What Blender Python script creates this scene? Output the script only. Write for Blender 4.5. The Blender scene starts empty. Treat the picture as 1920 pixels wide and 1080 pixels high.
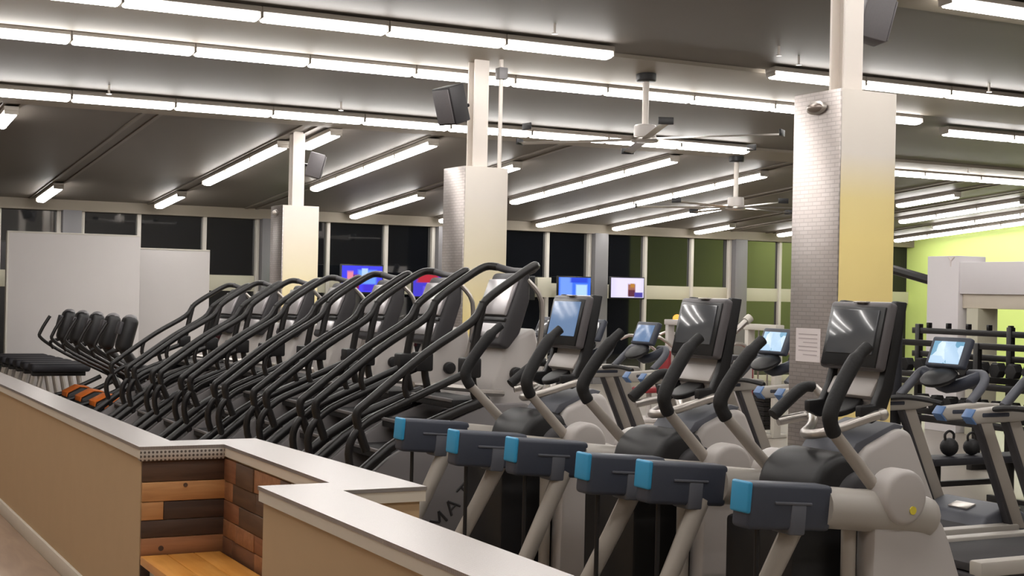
import bpy, bmesh, math, random
from mathutils import Vector, Matrix
random.seed(7)
scene = bpy.context.scene
COL = scene.collection
R = math.radians

# ------------------------------------------------------------------ camera
F_PX = 2700.0
YAW, PITCH, ROLL, CAM_H = R(27.4), R(0.2), R(1.2), 1.85
cam_d = bpy.data.cameras.new('camera')
cam_d.sensor_width = 36.0
cam_d.lens = F_PX / 1920.0 * 36.0
cam_d.clip_start = 0.05
cam_d.clip_end = 200
cam = bpy.data.objects.new('camera', cam_d)
COL.objects.link(cam)
fwd = Vector((math.sin(YAW)*math.cos(PITCH), math.cos(YAW)*math.cos(PITCH), math.sin(PITCH)))
rt = Vector((math.cos(YAW), -math.sin(YAW), 0))
up = rt.cross(fwd)
rt2 = rt*math.cos(ROLL) + up*math.sin(ROLL)
up2 = -rt*math.sin(ROLL) + up*math.cos(ROLL)
mw = Matrix((rt2, up2, -fwd)).transposed().to_4x4()
mw.translation = Vector((0, 0, CAM_H))
cam.matrix_world = mw
scene.camera = cam

# ------------------------------------------------------------------ world, exposure
world = bpy.data.worlds.new('night'); scene.world = world
world.use_nodes = True
bg = world.node_tree.nodes['Background']
bg.inputs[0].default_value = (0.01, 0.012, 0.018, 1)
bg.inputs[1].default_value = 0.3
scene.view_settings.view_transform = 'Standard'
scene.view_settings.look = 'None'
scene.view_settings.gamma = 1
scene.view_settings.exposure = 0.3
LAMP_STRENGTH = 19.0

# ------------------------------------------------------------------ materials
def srgb(r, g, b):
    f = lambda c: (c/255/12.92) if c/255 <= 0.04045 else ((c/255+0.055)/1.055)**2.4
    return (f(r), f(g), f(b), 1)
MATS = {}
def mat(name, col, rough=0.5, metal=0.0, noise=0.0, scale=20, bump=0.0, spec=0.5, emit=None, estr=0, ior=None, coat=0):
    m = bpy.data.materials.new(name); m.use_nodes = True
    nt = m.node_tree; p = nt.nodes['Principled BSDF']
    p.inputs['Base Color'].default_value = col
    p.inputs['Roughness'].default_value = rough
    p.inputs['Metallic'].default_value = metal
    p.inputs['Specular IOR Level'].default_value = spec
    if ior: p.inputs['IOR'].default_value = ior
    if coat: p.inputs['Coat Weight'].default_value = coat
    if emit:
        p.inputs['Emission Color'].default_value = emit
        p.inputs['Emission Strength'].default_value = estr
    if noise or bump:
        tc = nt.nodes.new('ShaderNodeTexCoord')
        n = nt.nodes.new('ShaderNodeTexNoise'); n.inputs['Scale'].default_value = scale; n.inputs['Detail'].default_value = 4
        nt.links.new(tc.outputs['Object'], n.inputs['Vector'])
        if noise:
            mx = nt.nodes.new('ShaderNodeMix'); mx.data_type = 'RGBA'
            mx.inputs[6].default_value = tuple(c*(1-noise) for c in col[:3]) + (1,)
            mx.inputs[7].default_value = tuple(min(1, c*(1+noise)) for c in col[:3]) + (1,)
            nt.links.new(n.outputs['Fac'], mx.inputs[0])
            nt.links.new(mx.outputs[2], p.inputs['Base Color'])
        if bump:
            b = nt.nodes.new('ShaderNodeBump'); b.inputs['Strength'].default_value = bump; b.inputs['Distance'].default_value = 0.01
            nt.links.new(n.outputs['Fac'], b.inputs['Height'])
            nt.links.new(b.outputs['Normal'], p.inputs['Normal'])
    MATS[name] = m
    return m
def ramp_mat(name, stops, axis='Z', lo=0, hi=1, rough=0.5, metal=0, emit=0):
    """colour that runs along one object axis, as a printed wrap"""
    m = mat(name, stops[0][1], rough, metal)
    nt = m.node_tree; p = nt.nodes['Principled BSDF']
    tc = nt.nodes.new('ShaderNodeTexCoord'); sp = nt.nodes.new('ShaderNodeSeparateXYZ')
    mr = nt.nodes.new('ShaderNodeMapRange'); mr.inputs[1].default_value = lo; mr.inputs[2].default_value = hi
    cr = nt.nodes.new('ShaderNodeValToRGB')
    while len(cr.color_ramp.elements) < len(stops): cr.color_ramp.elements.new(0.5)
    for e, (pos, c) in zip(cr.color_ramp.elements, stops): e.position = pos; e.color = c
    nt.links.new(tc.outputs['Object'], sp.inputs[0]); nt.links.new(sp.outputs[axis], mr.inputs[0])
    nt.links.new(mr.outputs[0], cr.inputs[0]); nt.links.new(cr.outputs[0], p.inputs['Base Color'])
    if emit:
        nt.links.new(cr.outputs[0], p.inputs['Emission Color']); p.inputs['Emission Strength'].default_value = emit
    return m
def wave_bump(m, scale, direction='Z', strength=0.4, dist=0.004):
    nt = m.node_tree; p = nt.nodes['Principled BSDF']
    tc = nt.nodes.new('ShaderNodeTexCoord'); w = nt.nodes.new('ShaderNodeTexWave')
    w.bands_direction = direction; w.inputs['Scale'].default_value = scale; w.inputs['Distortion'].default_value = 0.2
    b = nt.nodes.new('ShaderNodeBump'); b.inputs['Strength'].default_value = strength; b.inputs['Distance'].default_value = dist
    nt.links.new(tc.outputs['Object'], w.inputs['Vector']); nt.links.new(w.outputs['Fac'], b.inputs['Height'])
    nt.links.new(b.outputs['Normal'], p.inputs['Normal'])

mat('paint_tan', srgb(190, 161, 124), 0.7, noise=0.04, scale=6)
mat('paint_cream', srgb(214, 204, 188), 0.6, noise=0.03, scale=8)
mat('ceiling', srgb(104, 96, 88), 0.55, noise=0.05, scale=1.5)
mat('girder', srgb(142, 132, 118), 0.6, noise=0.05, scale=3)
mat('frame_white', srgb(205, 200, 190), 0.5)
mat('post_grey', srgb(120, 118, 120), 0.5)
mat('band_cream', srgb(196, 192, 172), 0.55)
mat('panel_white', srgb(205, 200, 198), 0.6, noise=0.02, scale=3)
mat('glass_night', (0.006, 0.007, 0.009, 1), 0.03, ior=2.15)
mat('lime', srgb(218, 238, 140), 0.5)
mat('wall_grey', srgb(170, 165, 158), 0.7, noise=0.03)
mat('white_frame', srgb(225, 220, 222), 0.45)
mat('frame_shadowless', srgb(200, 194, 180), 0.5)
mat('lamp', (1, 1, 1, 1), 0.4, emit=(1.0, 0.97, 0.94, 1), estr=LAMP_STRENGTH)
mat('lamp_housing', srgb(150, 142, 132), 0.5)
mat('channel', srgb(116, 107, 96), 0.5)
mat('brushed', srgb(196, 192, 192), 0.34, 0.8, noise=0.1, scale=5)
m = MATS['brushed']; nt = m.node_tree; p = nt.nodes['Principled BSDF']
tc = nt.nodes.new('ShaderNodeTexCoord'); sp = nt.nodes.new('ShaderNodeSeparateXYZ'); cb = nt.nodes.new('ShaderNodeCombineXYZ')
bk = nt.nodes.new('ShaderNodeTexBrick'); bk.inputs['Scale'].default_value = 1.0; bk.inputs['Brick Width'].default_value = 0.09; bk.inputs['Row Height'].default_value = 0.028
bk.inputs['Mortar Size'].default_value = 0.0035; bk.inputs['Color1'].default_value = srgb(202, 194, 190); bk.inputs['Color2'].default_value = srgb(194, 185, 180); bk.inputs['Mortar'].default_value = srgb(178, 170, 165)
nt.links.new(tc.outputs['Object'], sp.inputs[0]); nt.links.new(sp.outputs['Y'], cb.inputs['X']); nt.links.new(sp.outputs['Z'], cb.inputs['Y'])
nt.links.new(cb.outputs[0], bk.inputs['Vector']); nt.links.new(bk.outputs['Color'], p.inputs['Base Color'])
b_ = nt.nodes.new('ShaderNodeBump'); b_.inputs['Strength'].default_value = 0.3; b_.inputs['Distance'].default_value = 0.002
nt.links.new(bk.outputs['Color'], b_.inputs['Height']); nt.links.new(b_.outputs['Normal'], p.inputs['Normal'])
mat('post_white', srgb(222, 214, 206), 0.5)
mat('black_plastic', srgb(23, 22, 24), 0.45)
mat('black_metal', srgb(30, 28, 28), 0.36, 0.1)
mat('black_rubber', srgb(28, 27, 28), 0.65, noise=0.15, scale=60, bump=0.2)
mat('charcoal', srgb(62, 60, 63), 0.5)
mat('grey_side', srgb(112, 108, 108), 0.45, noise=0.04, scale=10)
mat('lettering', srgb(38, 36, 38), 0.5)
mat('grey_plastic', srgb(188, 182, 178), 0.4, noise=0.03, scale=6)
mat('grey_beam', srgb(178, 172, 164), 0.4, noise=0.03, scale=6)
mat('leg_grey', srgb(168, 160, 150), 0.42)
mat('slate', srgb(62, 66, 78), 0.45, noise=0.06, scale=30, bump=0.05)
mat('slate_light', srgb(92, 94, 102), 0.5)
mat('blue_trim', srgb(52, 150, 196), 0.4)
mat('silver', srgb(196, 190, 184), 0.3, 0.75)
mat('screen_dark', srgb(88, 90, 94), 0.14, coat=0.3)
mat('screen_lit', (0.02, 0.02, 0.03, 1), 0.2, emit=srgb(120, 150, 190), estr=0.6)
mat('screen_glare', srgb(206, 202, 204), 0.28, 0.5)  # lamp glare on climber screens and keypads put into the pale base colour
mat('console_grey', srgb(94, 90, 92), 0.45)
mat('tip_blue', srgb(92, 124, 172), 0.4)
mat('bezel', srgb(24, 24, 26), 0.3)
mat('yellow', srgb(226, 208, 70), 0.5)
mat('orange', srgb(210, 106, 24), 0.5, noise=0.25, scale=18)
mat('red', srgb(140, 40, 46), 0.5)
mat('paper', srgb(226, 216, 214), 0.8)
mat('notice_grey', srgb(186, 174, 174), 0.8)
mat('bench_pad', srgb(38, 38, 44), 0.6, noise=0.1, scale=30)
mat('belt', srgb(58, 56, 58), 0.8, noise=0.1, scale=50, bump=0.1)
mat('teal', srgb(20, 110, 130), 0.5)
mat('orange_glow', (1, .4, .05, 1), 0.4, emit=(1.0, 0.42, 0.08, 1), estr=9)
mat('green_sign', srgb(90, 200, 90), 0.5, emit=srgb(90, 200, 90), estr=0.5)
mat('emblem', srgb(150, 138, 130), 0.35, 0.5)
mat('speaker_grey', srgb(86, 82, 84), 0.6, noise=0.1, scale=80)
mat('speaker_black', srgb(34, 32, 34), 0.6)

# diamond plate aluminium
m = mat('diamond_plate', srgb(178, 171, 167), 0.3, 0.5)
nt = m.node_tree; p = nt.nodes['Principled BSDF']
tc = nt.nodes.new('ShaderNodeTexCoord'); mp = nt.nodes.new('ShaderNodeMapping')
mp.inputs['Rotation'].default_value = (0, 0, R(45)); mp.inputs['Scale'].default_value = (26, 26, 26)
ck = nt.nodes.new('ShaderNodeTexBrick'); ck.offset = 0.5; ck.inputs['Scale'].default_value = 1.0
ck.inputs['Mortar Size'].default_value = 0.12; ck.inputs['Color1'].default_value = (1, 1, 1, 1); ck.inputs['Color2'].default_value = (0.7, 0.7, 0.7, 1); ck.inputs['Mortar'].default_value = (0, 0, 0, 1)
bp = nt.nodes.new('ShaderNodeBump'); bp.inputs['Strength'].default_value = 0.8; bp.inputs['Distance'].default_value = 0.006
nt.links.new(tc.outputs['Object'], mp.inputs[0]); nt.links.new(mp.outputs[0], ck.inputs[0])
cx = nt.nodes.new('ShaderNodeMix'); cx.data_type = 'RGBA'; cx.inputs[6].default_value = srgb(158, 151, 147); cx.inputs[7].default_value = srgb(190, 183, 179)
nt.links.new(ck.outputs['Color'], cx.inputs[0]); nt.links.new(cx.outputs[2], p.inputs['Base Color'])
nt.links.new(ck.outputs['Color'], bp.inputs['Height']); nt.links.new(bp.outputs['Normal'], p.inputs['Normal'])
# perforated lip of the niche cap
m = mat('perforated', srgb(190, 182, 172), 0.45, 0.3)
nt = m.node_tree; p = nt.nodes['Principled BSDF']
tc = nt.nodes.new('ShaderNodeTexCoord'); vo = nt.nodes.new('ShaderNodeTexVoronoi'); vo.inputs['Scale'].default_value = 48; vo.inputs['Randomness'].default_value = 0
cr = nt.nodes.new('ShaderNodeValToRGB'); cr.color_ramp.elements[0].position = 0.28; cr.color_ramp.elements[0].color = srgb(84, 76, 70); cr.color_ramp.elements[1].position = 0.4; cr.color_ramp.elements[1].color = srgb(190, 182, 172)
nt.links.new(tc.outputs['Object'], vo.inputs['Vector']); nt.links.new(vo.outputs['Distance'], cr.inputs[0]); nt.links.new(cr.outputs[0], p.inputs['Base Color'])

def wood(name, c1, c2, scale=(3, 26, 26), rough=0.6):
    m = mat(name, c1, rough); nt = m.node_tree; p = nt.nodes['Principled BSDF']
    tc = nt.nodes.new('ShaderNodeTexCoord'); mp = nt.nodes.new('ShaderNodeMapping'); mp.inputs['Scale'].default_value = scale
    n = nt.nodes.new('ShaderNodeTexNoise'); n.inputs['Scale'].default_value = 1; n.inputs['Detail'].default_value = 6; n.inputs['Distortion'].default_value = 0.6
    mx = nt.nodes.new('ShaderNodeValToRGB'); mx.color_ramp.elements[0].position = 0.3; mx.color_ramp.elements[1].position = 0.7
    mx.color_ramp.elements[0].color = c1; mx.color_ramp.elements[1].color = c2
    nt.links.new(tc.outputs['Object'], mp.inputs[0]); nt.links.new(mp.outputs[0], n.inputs[0])
    nt.links.new(n.outputs['Fac'], mx.inputs[0]); nt.links.new(mx.outputs[0], p.inputs['Base Color'])
    b = nt.nodes.new('ShaderNodeBump'); b.inputs['Strength'].default_value = 0.2; b.inputs['Distance'].default_value = 0.005
    nt.links.new(n.outputs['Fac'], b.inputs['Height']); nt.links.new(b.outputs['Normal'], p.inputs['Normal'])
    return m
wood('plank_dark', srgb(70, 50, 38), srgb(92, 68, 52))
wood('plank_darker', srgb(58, 44, 36), srgb(78, 60, 50))
wood('plank_tan', srgb(168, 118, 72), srgb(196, 146, 94))
wood('plank_brown', srgb(140, 94, 62), srgb(168, 118, 80))
wood('plank_red', srgb(122, 78, 52), srgb(146, 98, 68), (26, 3, 26))
wood('plank_red2', srgb(102, 68, 48), srgb(126, 88, 64), (26, 3, 26))
wood('plank_dim', srgb(84, 62, 46), srgb(104, 78, 58), (26, 3, 26))
wood('bench_wood', srgb(214, 142, 58), srgb(232, 168, 84), (26, 3, 26), 0.35)
wood('vinyl', srgb(150, 124, 102), srgb(172, 146, 122), (8, 1.2, 8), 0.45)

# gym floor: pale speckled tile
m = mat('gym_floor', srgb(146, 138, 128), 0.35, noise=0.08, scale=3)
mat('mat_dark', srgb(70, 68, 68), 0.8, noise=0.15, scale=60)

# ------------------------------------------------------------------ mesh helpers
class MB:
    def __init__(self): self.bm = bmesh.new()
    def _merge(self, t, mtx=None):
        if mtx is not None: bmesh.ops.transform(t, matrix=mtx, verts=t.verts)
        me = bpy.data.meshes.new('tmp'); t.to_mesh(me); t.free()
        self.bm.from_mesh(me); bpy.data.meshes.remove(me)
        return self
    def box(self, lo, hi, bev=0, rot=None, seg=2):
        lo, hi = Vector(lo), Vector(hi)
        t = bmesh.new(); bmesh.ops.create_cube(t, size=1)
        s = hi-lo
        bmesh.ops.scale(t, vec=s, verts=t.verts)
        if bev: bmesh.ops.bevel(t, geom=t.edges[:], offset=min(bev, min(s)*0.49), segments=seg, affect='EDGES', profile=0.5)
        c = (lo+hi)/2
        mt = Matrix.Translation(c)
        if rot: mt = mt @ rot
        return self._merge(t, mt)
    def prism(self, pts, y0, y1, bev=0, axis='Y', seg=2):
        """polygon in (x,z) extruded along y, or (y,z) along x, or (x,y) along z"""
        t = bmesh.new()
        def co(a, b, c):
            return (a, c, b) if axis == 'Y' else ((c, a, b) if axis == 'X' else (a, b, c))
        v0 = [t.verts.new(co(a, b, y0)) for a, b in pts]; v1 = [t.verts.new(co(a, b, y1)) for a, b in pts]
        n = len(pts)
        t.faces.new(v0); t.faces.new(v1[::-1])
        for i in range(n): t.faces.new((v0[i], v1[i], v1[(i+1) % n], v0[(i+1) % n]))
        bmesh.ops.recalc_face_normals(t, faces=t.faces)
        if bev: bmesh.ops.bevel(t, geom=t.edges[:], offset=bev, segments=seg, affect='EDGES', profile=0.5, clamp_overlap=True)
        return self._merge(t)
    def tube(self, pts, r, seg=10, smooth=0, flat=1.0):
        P = [Vector(p) for p in pts]
        if smooth and len(P) > 2:
            Q = []
            for i in range(len(P)-1):
                a, b, c, d = P[max(i-1, 0)], P[i], P[i+1], P[min(i+2, len(P)-1)]
                for k in range(smooth):
                    u = k/smooth
                    Q.append(0.5*((2*b)+(c-a)*u+(2*a-5*b+4*c-d)*u*u+(3*b-a-3*c+d)*u**3))
            Q.append(P[-1]); P = Q
        n = len(P); rs = r if isinstance(r, (list, tuple)) else [r]*n
        if len(rs) != n: rs = [rs[min(int(i*(len(rs)-1)/(n-1)), len(rs)-1)] for i in range(n)]
        t = bmesh.new(); rings = []
        T0 = (P[1]-P[0]).normalized()
        N = T0.cross(Vector((0, 1, 0)))
        if N.length < 0.1: N = T0.cross(Vector((0, 0, 1)))
        N.normalize()
        for i in range(n):
            T = ((P[min(i+1, n-1)]-P[i]).normalized()+(P[i]-P[max(i-1, 0)]).normalized()).normalized()
            N = (N-T*N.dot(T)).normalized(); B = T.cross(N)
            rings.append([t.verts.new(P[i]+(N*math.cos(2*math.pi*k/seg)+B*math.sin(2*math.pi*k/seg)*flat)*rs[i]) for k in range(seg)])
        for a, b in zip(rings, rings[1:]):
            for k in range(seg): t.faces.new((a[k], a[(k+1) % seg], b[(k+1) % seg], b[k]))
        t.faces.new(rings[0][::-1]); t.faces.new(rings[-1])
        bmesh.ops.recalc_face_normals(t, faces=t.faces)
        return self._merge(t)
    def disc(self, c, axis, r, h, seg=24, bev=0):
        t = bmesh.new()
        bmesh.ops.create_cone(t, cap_ends=True, segments=seg, radius1=r, radius2=r, depth=h)
        if bev: bmesh.ops.bevel(t, geom=[e for e in t.edges if abs(e.verts[0].co.z-e.verts[1].co.z) < 1e-6], offset=bev, segments=3, affect='EDGES', profile=0.5)
        q = Vector((0, 0, 1)).rotation_difference(Vector(axis)).to_matrix().to_4x4()
        return self._merge(t, Matrix.Translation(Vector(c)) @ q)
    def ball(self, c, r, sc=(1, 1, 1), u=14, v=9, rot=None):
        t = bmesh.new(); bmesh.ops.create_uvsphere(t, u_segments=u, v_segments=v, radius=r)
        mt = Matrix.Translation(Vector(c))
        if rot: mt = mt @ rot
        return self._merge(t, mt @ Matrix.Diagonal((*sc, 1)))
    def quad(self, *v):
        vs = [self.bm.verts.new(p) for p in v]; self.bm.faces.new(vs); return self
    def mesh(self, name, m):
        bmesh.ops.remove_doubles(self.bm, verts=self.bm.verts, dist=1e-6)
        me = bpy.data.meshes.new(name); self.bm.to_mesh(me); self.bm.free()
        me.materials.append(MATS[m]); me.shade_smooth(); me.set_sharp_from_angle(angle=R(38))
        return me
    def build(self, name, m, parent=None):
        o = bpy.data.objects.new(name, self.mesh(name, m)); COL.objects.link(o)
        if parent: o.parent = parent
        return o
def tag(o, label=None, cat=None, group=None, kind=None):
    if label: o['label'] = label
    if cat: o['category'] = cat
    if group: o['group'] = group
    if kind: o['kind'] = kind
    return o
def thing(name, loc=(0, 0, 0), rz=0, label=None, cat=None, group=None):
    o = bpy.data.objects.new(name, None); COL.objects.link(o); o.empty_display_size = 0.1
    o.location = loc; o.rotation_euler = (0, 0, rz)
    return tag(o, label, cat, group)
def copy_tree(o, parent=None):
    kids = [c for c in o.children]
    c = o.copy(); COL.objects.link(c); c.parent = parent
    for k in kids: copy_tree(k, c)
    return c
def struct(name, b, m, parent=None):
    o = b.build(name, m, parent)
    if not parent: o['kind'] = 'structure'
    return o
def shared(name, me, parent, loc=(0, 0, 0), rot=(0, 0, 0), scale=(1, 1, 1)):
    o = bpy.data.objects.new(name, me); COL.objects.link(o); o.parent = parent
    o.location = loc; o.rotation_euler = rot; o.scale = scale
    return o
ORD = ['first', 'second', 'third', 'fourth', 'fifth', 'sixth', 'seventh', 'eighth', 'ninth', 'tenth', 'eleventh', 'twelfth', 'thirteenth', 'fourteenth', 'fifteenth', 'sixteenth', 'seventeenth', 'eighteenth', 'nineteenth', 'twentieth']

# ------------------------------------------------------------------ the room shell
XL, XR, YB, YW = -3.0, 24.0, -4.0, 26.0
A0, SL = 3.2, 0.075                       # lamp plane: z = A0 + SL*(26 - y)
def lamp_z(y): return A0 + SL*(26-y)
CEIL_UP = 0.09
def ceil_z(y): return lamp_z(y) + CEIL_UP
struct('floor', MB().box((1.8, YB, -0.12), (XR, YW, 0)), 'gym_floor')
struct('floor_lobby', MB().box((XL, YB, -0.12), (1.8, YW, 0)), 'vinyl')
struct('ceiling', MB().prism([(YB, ceil_z(YB)), (YW, ceil_z(YW)), (YW, ceil_z(YW)+0.15), (YB, ceil_z(YB)+0.15)], XL, XR, axis='X'), 'ceiling')
struct('wall_left', MB().box((XL-0.15, YB, 0), (XL, YW, 5.7)), 'wall_grey')
struct('wall_back', MB().box((XL, YB-0.15, 0), (XR, YB, 5.7)), 'wall_grey')
struct('wall_right', MB().box((XR, 13.6, 0), (XR+0.15, YW, 5.7)), 'lime')
struct('wall_right_near', MB().box((XR, YB, 0), (XR+0.15, 13.6, 5.7)), 'charcoal')

# girders across the roof and channels down the slope
def girder(n, y0, y1, drop=0.0):
    b = MB().prism([(y0, lamp_z(y0)+0.05-drop), (y1, lamp_z(y1)+0.05-drop), (y1, ceil_z(y1)+0.02), (y0, ceil_z(y0)+0.02)], XL, XR, axis='X')
    struct('trim_%d' % n, b, 'girder')
girder(1, 12.48, 13.62)
girder(2, 16.62, 17.3)
girder(3, 7.2, 8.3)
girder(4, 9.5, 9.8)
# flat trim line above the window head
struct('trim_5', MB().box((XL, 25.76, 3.12), (XR, YW, 3.31)), 'girder')

# window wall
ww = struct('wall_front', MB().box((XL, YW, 0), (XR, YW+0.15, 3.6)), 'black_plastic')
for x0, x1, z0, z1, nm in ((XL, XR, 1.78, 2.07, 'transom_band'), (XL, XR, 0.0, 0.14, 'sill_band')):
    MB().box((x0, YW-0.08, z0), (x1, YW, z1), 0.008).build(nm, 'band_cream', ww)
bay = 3.57
px0 = 1.14
posts = [px0 - bay + bay*k for k in range(8)]
k = 0
win_n = 0
for i, x in enumerate(posts):
    if x < XL+0.2 or x > XR-0.2: continue
    MB().box((x-0.16, YW-0.28, 0), (x+0.16, YW-0.02, 3.13), 0.01).build('window_post', 'post_grey', ww)
    for dx in (-0.2, 0.2):
        MB().box((x+dx-0.035, YW-0.14, 0), (x+dx+0.035, YW-0.02, 3.13), 0.006).build('mullion', 'frame_white', ww)
for i, x in enumerate(posts[:-1]):
    for j in range(3):
        a = x + (0.235 if j == 0 else bay/3*j+0.035); b_ = x + (bay-0.235 if j == 2 else bay/3*(j+1)-0.035)
        if b_ < 0.5 or a > XR-0.4: continue
        b_ = min(b_, XR-0.05)
        if j < 2:
            MB().box((b_, YW-0.12, 0.1), (b_+0.07, YW-0.02, 3.13), 0.006).build('mullion', 'frame_white', ww)
        win_n += 1
        w = struct('window_%d' % win_n, MB().box((a, YW-0.04, 2.07), (b_, YW-0.015, 3.13)), 'glass_night')
        MB().box((a, YW-0.04, 0.14), (b_, YW-0.015, 1.78)).build('lower_pane', 'glass_night', w)

# ------------------------------------------------------------------ half wall with the bench niche
HW = 1.03
CT = 0.016     # plate thickness
LIP = 0.062    # cream edge under the plate
def wall_seg(name, body, cap):
    """body and cap are plan outlines; the cream edge follows the cap just inside it"""
    w = struct(name, MB().prism(body, 0, HW-LIP, axis='Z'), 'paint_tan')
    MB().prism(cap, HW-CT, HW, axis='Z').build('cap_plate', 'diamond_plate', w)
    return w
def rect(x0, y0, x1, y1): return [(x0, y0), (x1, y0), (x1, y1), (x0, y1)]
wf = wall_seg('wall_half_far', rect(1.72, 7.386, 1.90, 17.0), rect(1.70, 7.35, 1.92, 17.0))
wr = wall_seg('wall_niche_side', rect(1.90, 7.386, 2.165, 7.58), rect(1.92, 7.35, 2.14, 7.60))
wb = wall_seg('wall_niche_back', [(2.165, 5.55), (2.46, 5.55), (2.36, 7.58), (2.165, 7.58)], [(2.14, 5.53), (2.485, 5.53), (2.385, 7.60), (2.14, 7.60)])
wn = wall_seg('wall_niche_near', rect(2.09, 5.55, 2.165, 5.75), rect(2.11, 5.53, 2.14, 5.77))
wh = wall_seg('wall_half_near', rect(1.845, 0.5, 2.09, 5.75), rect(1.825, 0.5, 2.11, 5.77))
for w, o in ((wf, rect(1.704, 7.354, 1.916, 17.0)), (wh, rect(1.829, 0.5, 2.106, 5.766)), (wn, rect(2.106, 5.534, 2.144, 5.766)),
             (wb, [(2.144, 5.534), (2.481, 5.534), (2.381, 7.596), (2.144, 7.596)])):
    MB().prism(o, HW-LIP, HW-CT, axis='Z').build('cap_edge', 'paint_cream', w)
MB().prism(rect(1.916, 7.40, 2.144, 7.596), HW-LIP, HW-CT, axis='Z').build('cap_edge', 'paint_cream', wr)
MB().box((1.706, 7.351, HW-LIP-0.012), (2.144, 7.40, HW-CT), 0.002).build('perforated_lip', 'perforated', wr)
struct('baseboard_half', MB().box((1.70, 7.36, 0), (1.722, 17.0, 0.105), 0.004), 'paint_cream')
struct('baseboard_near', MB().box((1.826, 0.5, 0), (1.847, 5.76, 0.105), 0.004), 'paint_cream')
# planks lining the niche, each a board of its own with uneven faces
def plank(x0, x1, z0, z1, m, jut=0.0):
    MB().box((x0+0.001, 7.372-jut, z0+0.0015), (x1-0.001, 7.385, z1-0.0015), 0.003).build('plank', m, wr)
plank(1.722, 2.165, 0.845, 0.956, 'plank_dark')
plank(1.722, 2.165, 0.745, 0.845, 'plank_tan', 0.006)
plank(1.722, 1.835, 0.65, 0.745, 'plank_tan', 0.004)
plank(1.835, 2.165, 0.65, 0.745, 'plank_darker')
plank(1.722, 2.165, 0.56, 0.65, 'plank_darker', 0.001)
plank(1.722, 2.165, 0.455, 0.56, 'plank_brown', 0.005)
plank(1.722, 2.165, 0.35, 0.455, 'plank_darker')
plank(1.722, 1.95, 0.245, 0.35, 'plank_tan'); plank(1.95, 2.165, 0.245, 0.35, 'plank_dark')
plank(1.722, 2.165, 0.12, 0.245, 'plank_dark'); plank(1.722, 2.165, 0.0, 0.12, 'plank_brown')
MB().disc((1.825, 7.368, 0.505), (0, 1, 0), 0.014, 0.006, 12).build('knot', 'plank_darker', wr)
MB().disc((1.945, 7.365, 0.825), (0, 1, 0), 0.011, 0.006, 12).build('knot', 'plank_dark', wr)
rows = [(0.84, 0.956), (0.74, 0.84), (0.64, 0.74), (0.55, 0.64), (0.45, 0.55), (0.3, 0.45), (0.15, 0.3), (0.0, 0.15)]
cm = ['plank_red', 'plank_dim', 'plank_red2', 'plank_brown']
for i, (z0, z1) in enumerate(rows):
    cuts = [7.384]
    y = 7.384 - random.uniform(0.15, 0.4)
    while y > 5.9:
        cuts.append(y); y -= random.uniform(0.25, 0.5)
    cuts.append(5.755)
    for a, b_ in zip(cuts, cuts[1:]):
        MB().box((2.152-random.uniform(0, 0.008), b_+0.001, z0+0.0015), (2.165, a-0.001, z1-0.0015), 0.003).build('plank', random.choice(cm), wb)
# bench seat in the niche
bt = thing('niche_bench', (1.932, 6.57, 0), 0, 'honey coloured wooden bench seat built into the plank lined niche', 'bench')
for k in range(3):
    MB().box((-0.215+k*0.138, -0.78, 0.43), (-0.215+(k+1)*0.138-0.002, 0.78, 0.475), 0.004).build('seat_board', 'bench_wood', bt)
MB().box((-0.17, -0.76, 0.02), (0.17, 0.76, 0.43)).build('base', 'frame_white', bt)

# ------------------------------------------------------------------ pillars
def pillar(x, y, ztop, grad, where, thin=0.08):
    t = thing('pillar', (x, y, 0), 0, 'square pillar with %s' % where, 'pillar', 'pillars along the machine rows')
    w = 0.49
    MB().box((0.012, 0.012, 0), (w, w, ztop-0.004)).build('core', 'post_white', t)
    MB().box((0, 0, 0), (0.014, w, ztop), 0.003).build('metal_cladding', 'brushed', t)
    MB().box((0.014, 0, 0), (w, 0.014, ztop), 0.003).build('painted_cladding', grad, t)
    c = w/2+0.02
    b = MB()
    h = ceil_z(y)
    b.box((c-thin, c-thin, ztop-0.05), (c+thin, c-thin+0.02, h)); b.box((c-thin, c+thin-0.02, ztop-0.05), (c+thin, c+thin, h)); b.box((c-0.012, c-thin+0.02, ztop-0.05), (c+0.012, c+thin-0.02, h))
    b.build('upper_post', 'post_white', t)
    return t
W1 = srgb(224, 216, 206)
ramp_mat('wrap_yellow', [(0, srgb(252, 228, 150)), (0.69, srgb(252, 229, 154)), (0.775, srgb(240, 220, 156)), (0.87, W1), (1, W1)], 'Z', 0, 3.27)
ramp_mat('wrap_cream', [(0, srgb(244, 216, 120)), (0.48, srgb(242, 220, 146)), (0.66, srgb(236, 224, 190)), (0.9, W1), (1, W1)], 'Z', 0, 3.11)
p1 = pillar(6.373, 7.566, 3.27, 'wrap_yellow', 'deep yellow painted face and paper notice')
p2 = pillar(6.16, 12.97, 3.11, 'wrap_cream', 'cream face rising behind the stair climbers at mid row')
p3 = pillar(5.874, 17.77, 2.92, 'wrap_cream', 'cream face farthest away beside the white partition')
MB().tube([(0.44, 0.1, 3.11), (0.44, 0.1, ceil_z(13.07))], 0.022, 8).build('conduit', 'post_white', p2)
MB().box((0.4, 0.06, 4.02), (0.5, 0.16, 4.14), 0.01).build('junction_box', 'post_grey', p2)
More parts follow.
